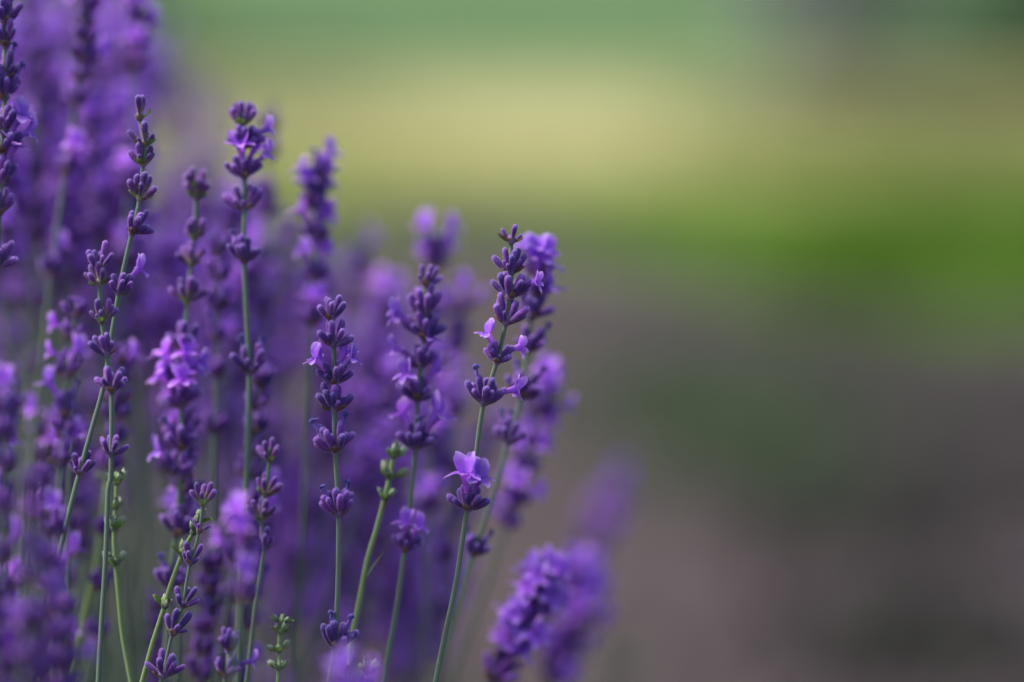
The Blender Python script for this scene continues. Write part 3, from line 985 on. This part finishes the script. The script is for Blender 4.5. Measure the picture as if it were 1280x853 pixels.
spike("green_lavender_spike", [(354, 768), (351, 785), (349, 806), (349, 827), (347, 853)], 6, [
    (778, 3, .8, [], 'g'), (790, 3, .85, [], 'g'), (812, 2, .9, [], 'g'), (835, 4, .85, [], 'g')],
    "small upright grey-green budding spike standing alone low among the stems", 'g', GG, seed=20, thick=.8)
spike("green_lavender_spike", [(461, 825), (459, 840), (456, 860)], 6, [
    (840, 4, .9, [], 'g'), (853, 3, .9, [], 'g')],
    "stubby grey-green budding spike low between two violet-flowered stems", 'g', GG, seed=21, thick=.8)
spike("green_lavender_spike", [(134, 600), (130, 643), (117, 723), (97, 805), (84, 853)], 55, [
    (602, 3, .9, [], 'g')], "blurred yellow-green budding spike slanting behind two slim violet spikes", 'g', GG, seed=22, thick=1.5)

# ------------------------------------------------------------------ single spikes that the lens blurs
GB = "blurred lavender spikes of the crowd"
B = lambda ys, f=2, s=1.1: [(y, 9, s * random.Random(y).uniform(.92, 1.08), [0] * max(0, min(5, f + random.Random(y * 3).randint(-1, 1)))) for y in ys]


def soft(path, off, ys, label, f=2, s=1.1, **kw):
    spike("lavender_spike", path, off, B(ys, f, s), label, group=GB, sharp=False, **kw)


soft([(110, 5), (100, 90), (88, 180), (74, 270), (64, 350), (50, 480), (38, 600), (20, 853)], 72, [12, 32, 55, 78, 100, 132, 218, 345], "thick-stemmed blurred lavender spike with a lone whorl far below its tip", 1, thick=1.2)
soft([(172, 10), (170, 60), (165, 150), (150, 400), (120, 853)], 105, [28, 62, 84, 190, 240, 330], "tall blurred lavender spike rising high behind the curled-tip one", 2)
soft([(338, 150), (335, 220), (330, 330), (320, 853)], 135, [165, 195, 245, 268, 330, 390], "blurred bluish lavender spike right behind the tight rounded tip", 0)
soft([(396, 185), (395, 250), (393, 340), (385, 500), (370, 853)], 72, [224, 248, 262, 300, 350, 405], "blurred lavender spike with a pale open blossom as its tip, apart from the crowd", 3)
soft([(546, 295), (543, 380), (530, 853)], 108, [318, 335, 405, 470, 560, 640], "blurred pale-tipped lavender spike rising behind the soft-edged one", 4)
soft([(572, 370), (570, 430), (555, 853)], 120, [392, 420, 440, 520, 590, 700, 770], "blurred dusky lavender spike between two sharper ones", 1)
soft([(682, 470), (672, 520), (655, 580), (640, 640), (600, 760), (560, 870)], 95, [500, 520, 560, 595, 632, 660], "blurred lavender spike with a bright lower blossom behind the blossom-packed one", 3)
soft([(676, 730), (664, 765), (640, 815), (600, 870), (560, 940)], 62, [748, 760, 772, 786, 800, 814, 832, 850], "strongly tilted lavender spike with a bright blossom near its tip", 4, 1.4)
soft([(722, 735), (712, 780), (690, 850), (640, 960)], 165, [745, 758, 772, 788, 804, 820, 838, 856], "tilted blurred lavender spike just behind the bright tilted one", 3, 1.45)
soft([(772, 622), (745, 665), (712, 712), (660, 790), (560, 940)], 400, [630, 645, 660, 674, 690, 706, 722], "faint violet lavender spike tilting far out of the bush", 2, 1.35)
soft([(452, 300), (448, 400), (440, 853)], 190, [330, 350, 385, 450, 520], "greyish blurred lavender spike rising out of the edge of the crowd", 1)
# in front of the sharp ones
soft([(40, 600), (38, 700), (30, 853)], -115, [618, 650, 690, 730, 780, 830], "blurred lavender spike standing before the slim violet spikes", 0, 1.0)
soft([(85, 450), (78, 560), (70, 700), (68, 853)], -38, [470, 520, 545, 580, 668, 724, 775, 826], "half-blurred lavender spike crowded with greyish violet whorls", 1, 1.0)
soft([(306, 655), (300, 750), (292, 853)], -62, [676, 702, 752], "blurred lavender spike crossing the foot of the tall straight one", 2, 1.05)
soft([(437, 866), (430, 900), (420, 960)], -100, [882, 910], "bright blurred blossom tip standing before an upright stem", 4, 1.1)
soft([(288, 795), (286, 815), (282, 853)], -18, [812, 845], "short lavender spike with one loose whorl by crossed stems", 0, 1.0)
soft([(10, 500), (5, 600), (0, 853)], -60, [520, 548, 585, 640, 700, 760], "half-blurred lavender spike with dull violet whorls at the edge of the crowd", 1, 1.0)
soft([(95, 380), (90, 480), (80, 853)], 40, [395, 425, 460], "half-blurred lavender spike with three olive-tinged whorls", 0, .95)
soft([(275, 300), (272, 400), (262, 853)], 60, [318, 350, 385, 425, 470, 540], "half-blurred lavender spike of even dusky whorls between two taller ones", 0, 1.0)

# ------------------------------------------------------------------ the crowd behind
BOUND = [(-120, -90), (60, -70), (150, -40), (185, 40), (230, 140), (290, 190), (350, 215), (420, 270), (470, 340), (520, 370), (560, 400), (610, 480), (650, 560)]


def bound(x):
    for (a, ya), (b, yb) in zip(BOUND, BOUND[1:]):
        if a <= x <= b:
            return ya + (yb - ya) * (x - a) / (b - a)
    return 600


CROWD = {0: "dusky blurred lavender spike in tight bud, deep in the crowd of the bush",
         1: "violet lavender spike with few opened florets, lost in the blurred crowd of the bush",
         2: "bright blurred lavender spike full of open florets, deep in the crowd of the bush"}


def crowd(n, seed, xs, offs, ys_rng, label=None, f_choice=(0, 1, 2, 3, 4, 5, 5), s=(1.0, 1.2)):
    rg = random.Random(seed)
    for k in range(n):
        x, off = xs(rg), rg.uniform(*offs)
        y = ys_rng(rg, x, off)
        lean = (x - 120) / 640 * .38 + rg.uniform(-.07, .07)
        path, yy = [(x, y)], y
        while yy < 900:
            yy += 120
            path.append((x - lean * (yy - y) * (1 + .0006 * (yy - y)), yy))
        ys, q = [], y + 14
        step = rg.uniform(24, 32) * FOCUS / (FOCUS + off * MM)
        for i in range(rg.randint(5, 9)):
            ys.append(int(q))
            q += step * (1 + .12 * i * rg.random()) * (1 if i < 5 else rg.uniform(1.3, 3))
        f = rg.choice(f_choice)
        soft(path, off, ys, label or CROWD[0 if f < 1 else 1 if f < 4 else 2], f, rg.uniform(*s), seed=seed * 1000 + k)


def tip(r, x, off):
    b = bound(x)
    y = b + abs(r.gauss(0, 1)) * 190 + r.uniform(0, 40) + off * .06
    return y if y < 760 else r.uniform(b + 10, 740)


crowd(95, 99, lambda r: -90 + 600 * r.random() ** 1.15, (100, 420), lambda r, x, o: max(tip(r, x, o), 170 + r.uniform(-50, 90) if o < 220 else 40))
crowd(26, 98, lambda r: r.uniform(-120, 330), (300, 620), lambda r, x, o: tip(r, x, o) - 10, f_choice=(0, 0, 1, 2, 3, 4))
crowd(11, 94, lambda r: r.uniform(60, 300), (520, 1000), lambda r, x, o: bound(x) - r.uniform(-60, 70), f_choice=(0, 0, 1, 2))
crowd(9, 93, lambda r: r.uniform(-30, 170), (120, 240), lambda r, x, o: r.uniform(-30, 120), f_choice=(0, 0, 1, 2))
crowd(25, 97, lambda r: r.uniform(300, 620), (160, 480), lambda r, x, o: max(bound(x) + 40, r.uniform(430, 740)), f_choice=(0, 1, 2, 3, 3, 4))
crowd(18, 96, lambda r: r.uniform(-40, 330), (35, 110), lambda r, x, o: r.uniform(430, 770), f_choice=(0, 0, 1, 1, 2))
crowd(6, 95, lambda r: r.uniform(-30, 110), (-110, -40), lambda r, x, o: r.uniform(560, 790), "half-blurred lavender spike standing before the slim violet stems", (0, 0, 0, 1), (.9, 1.05))
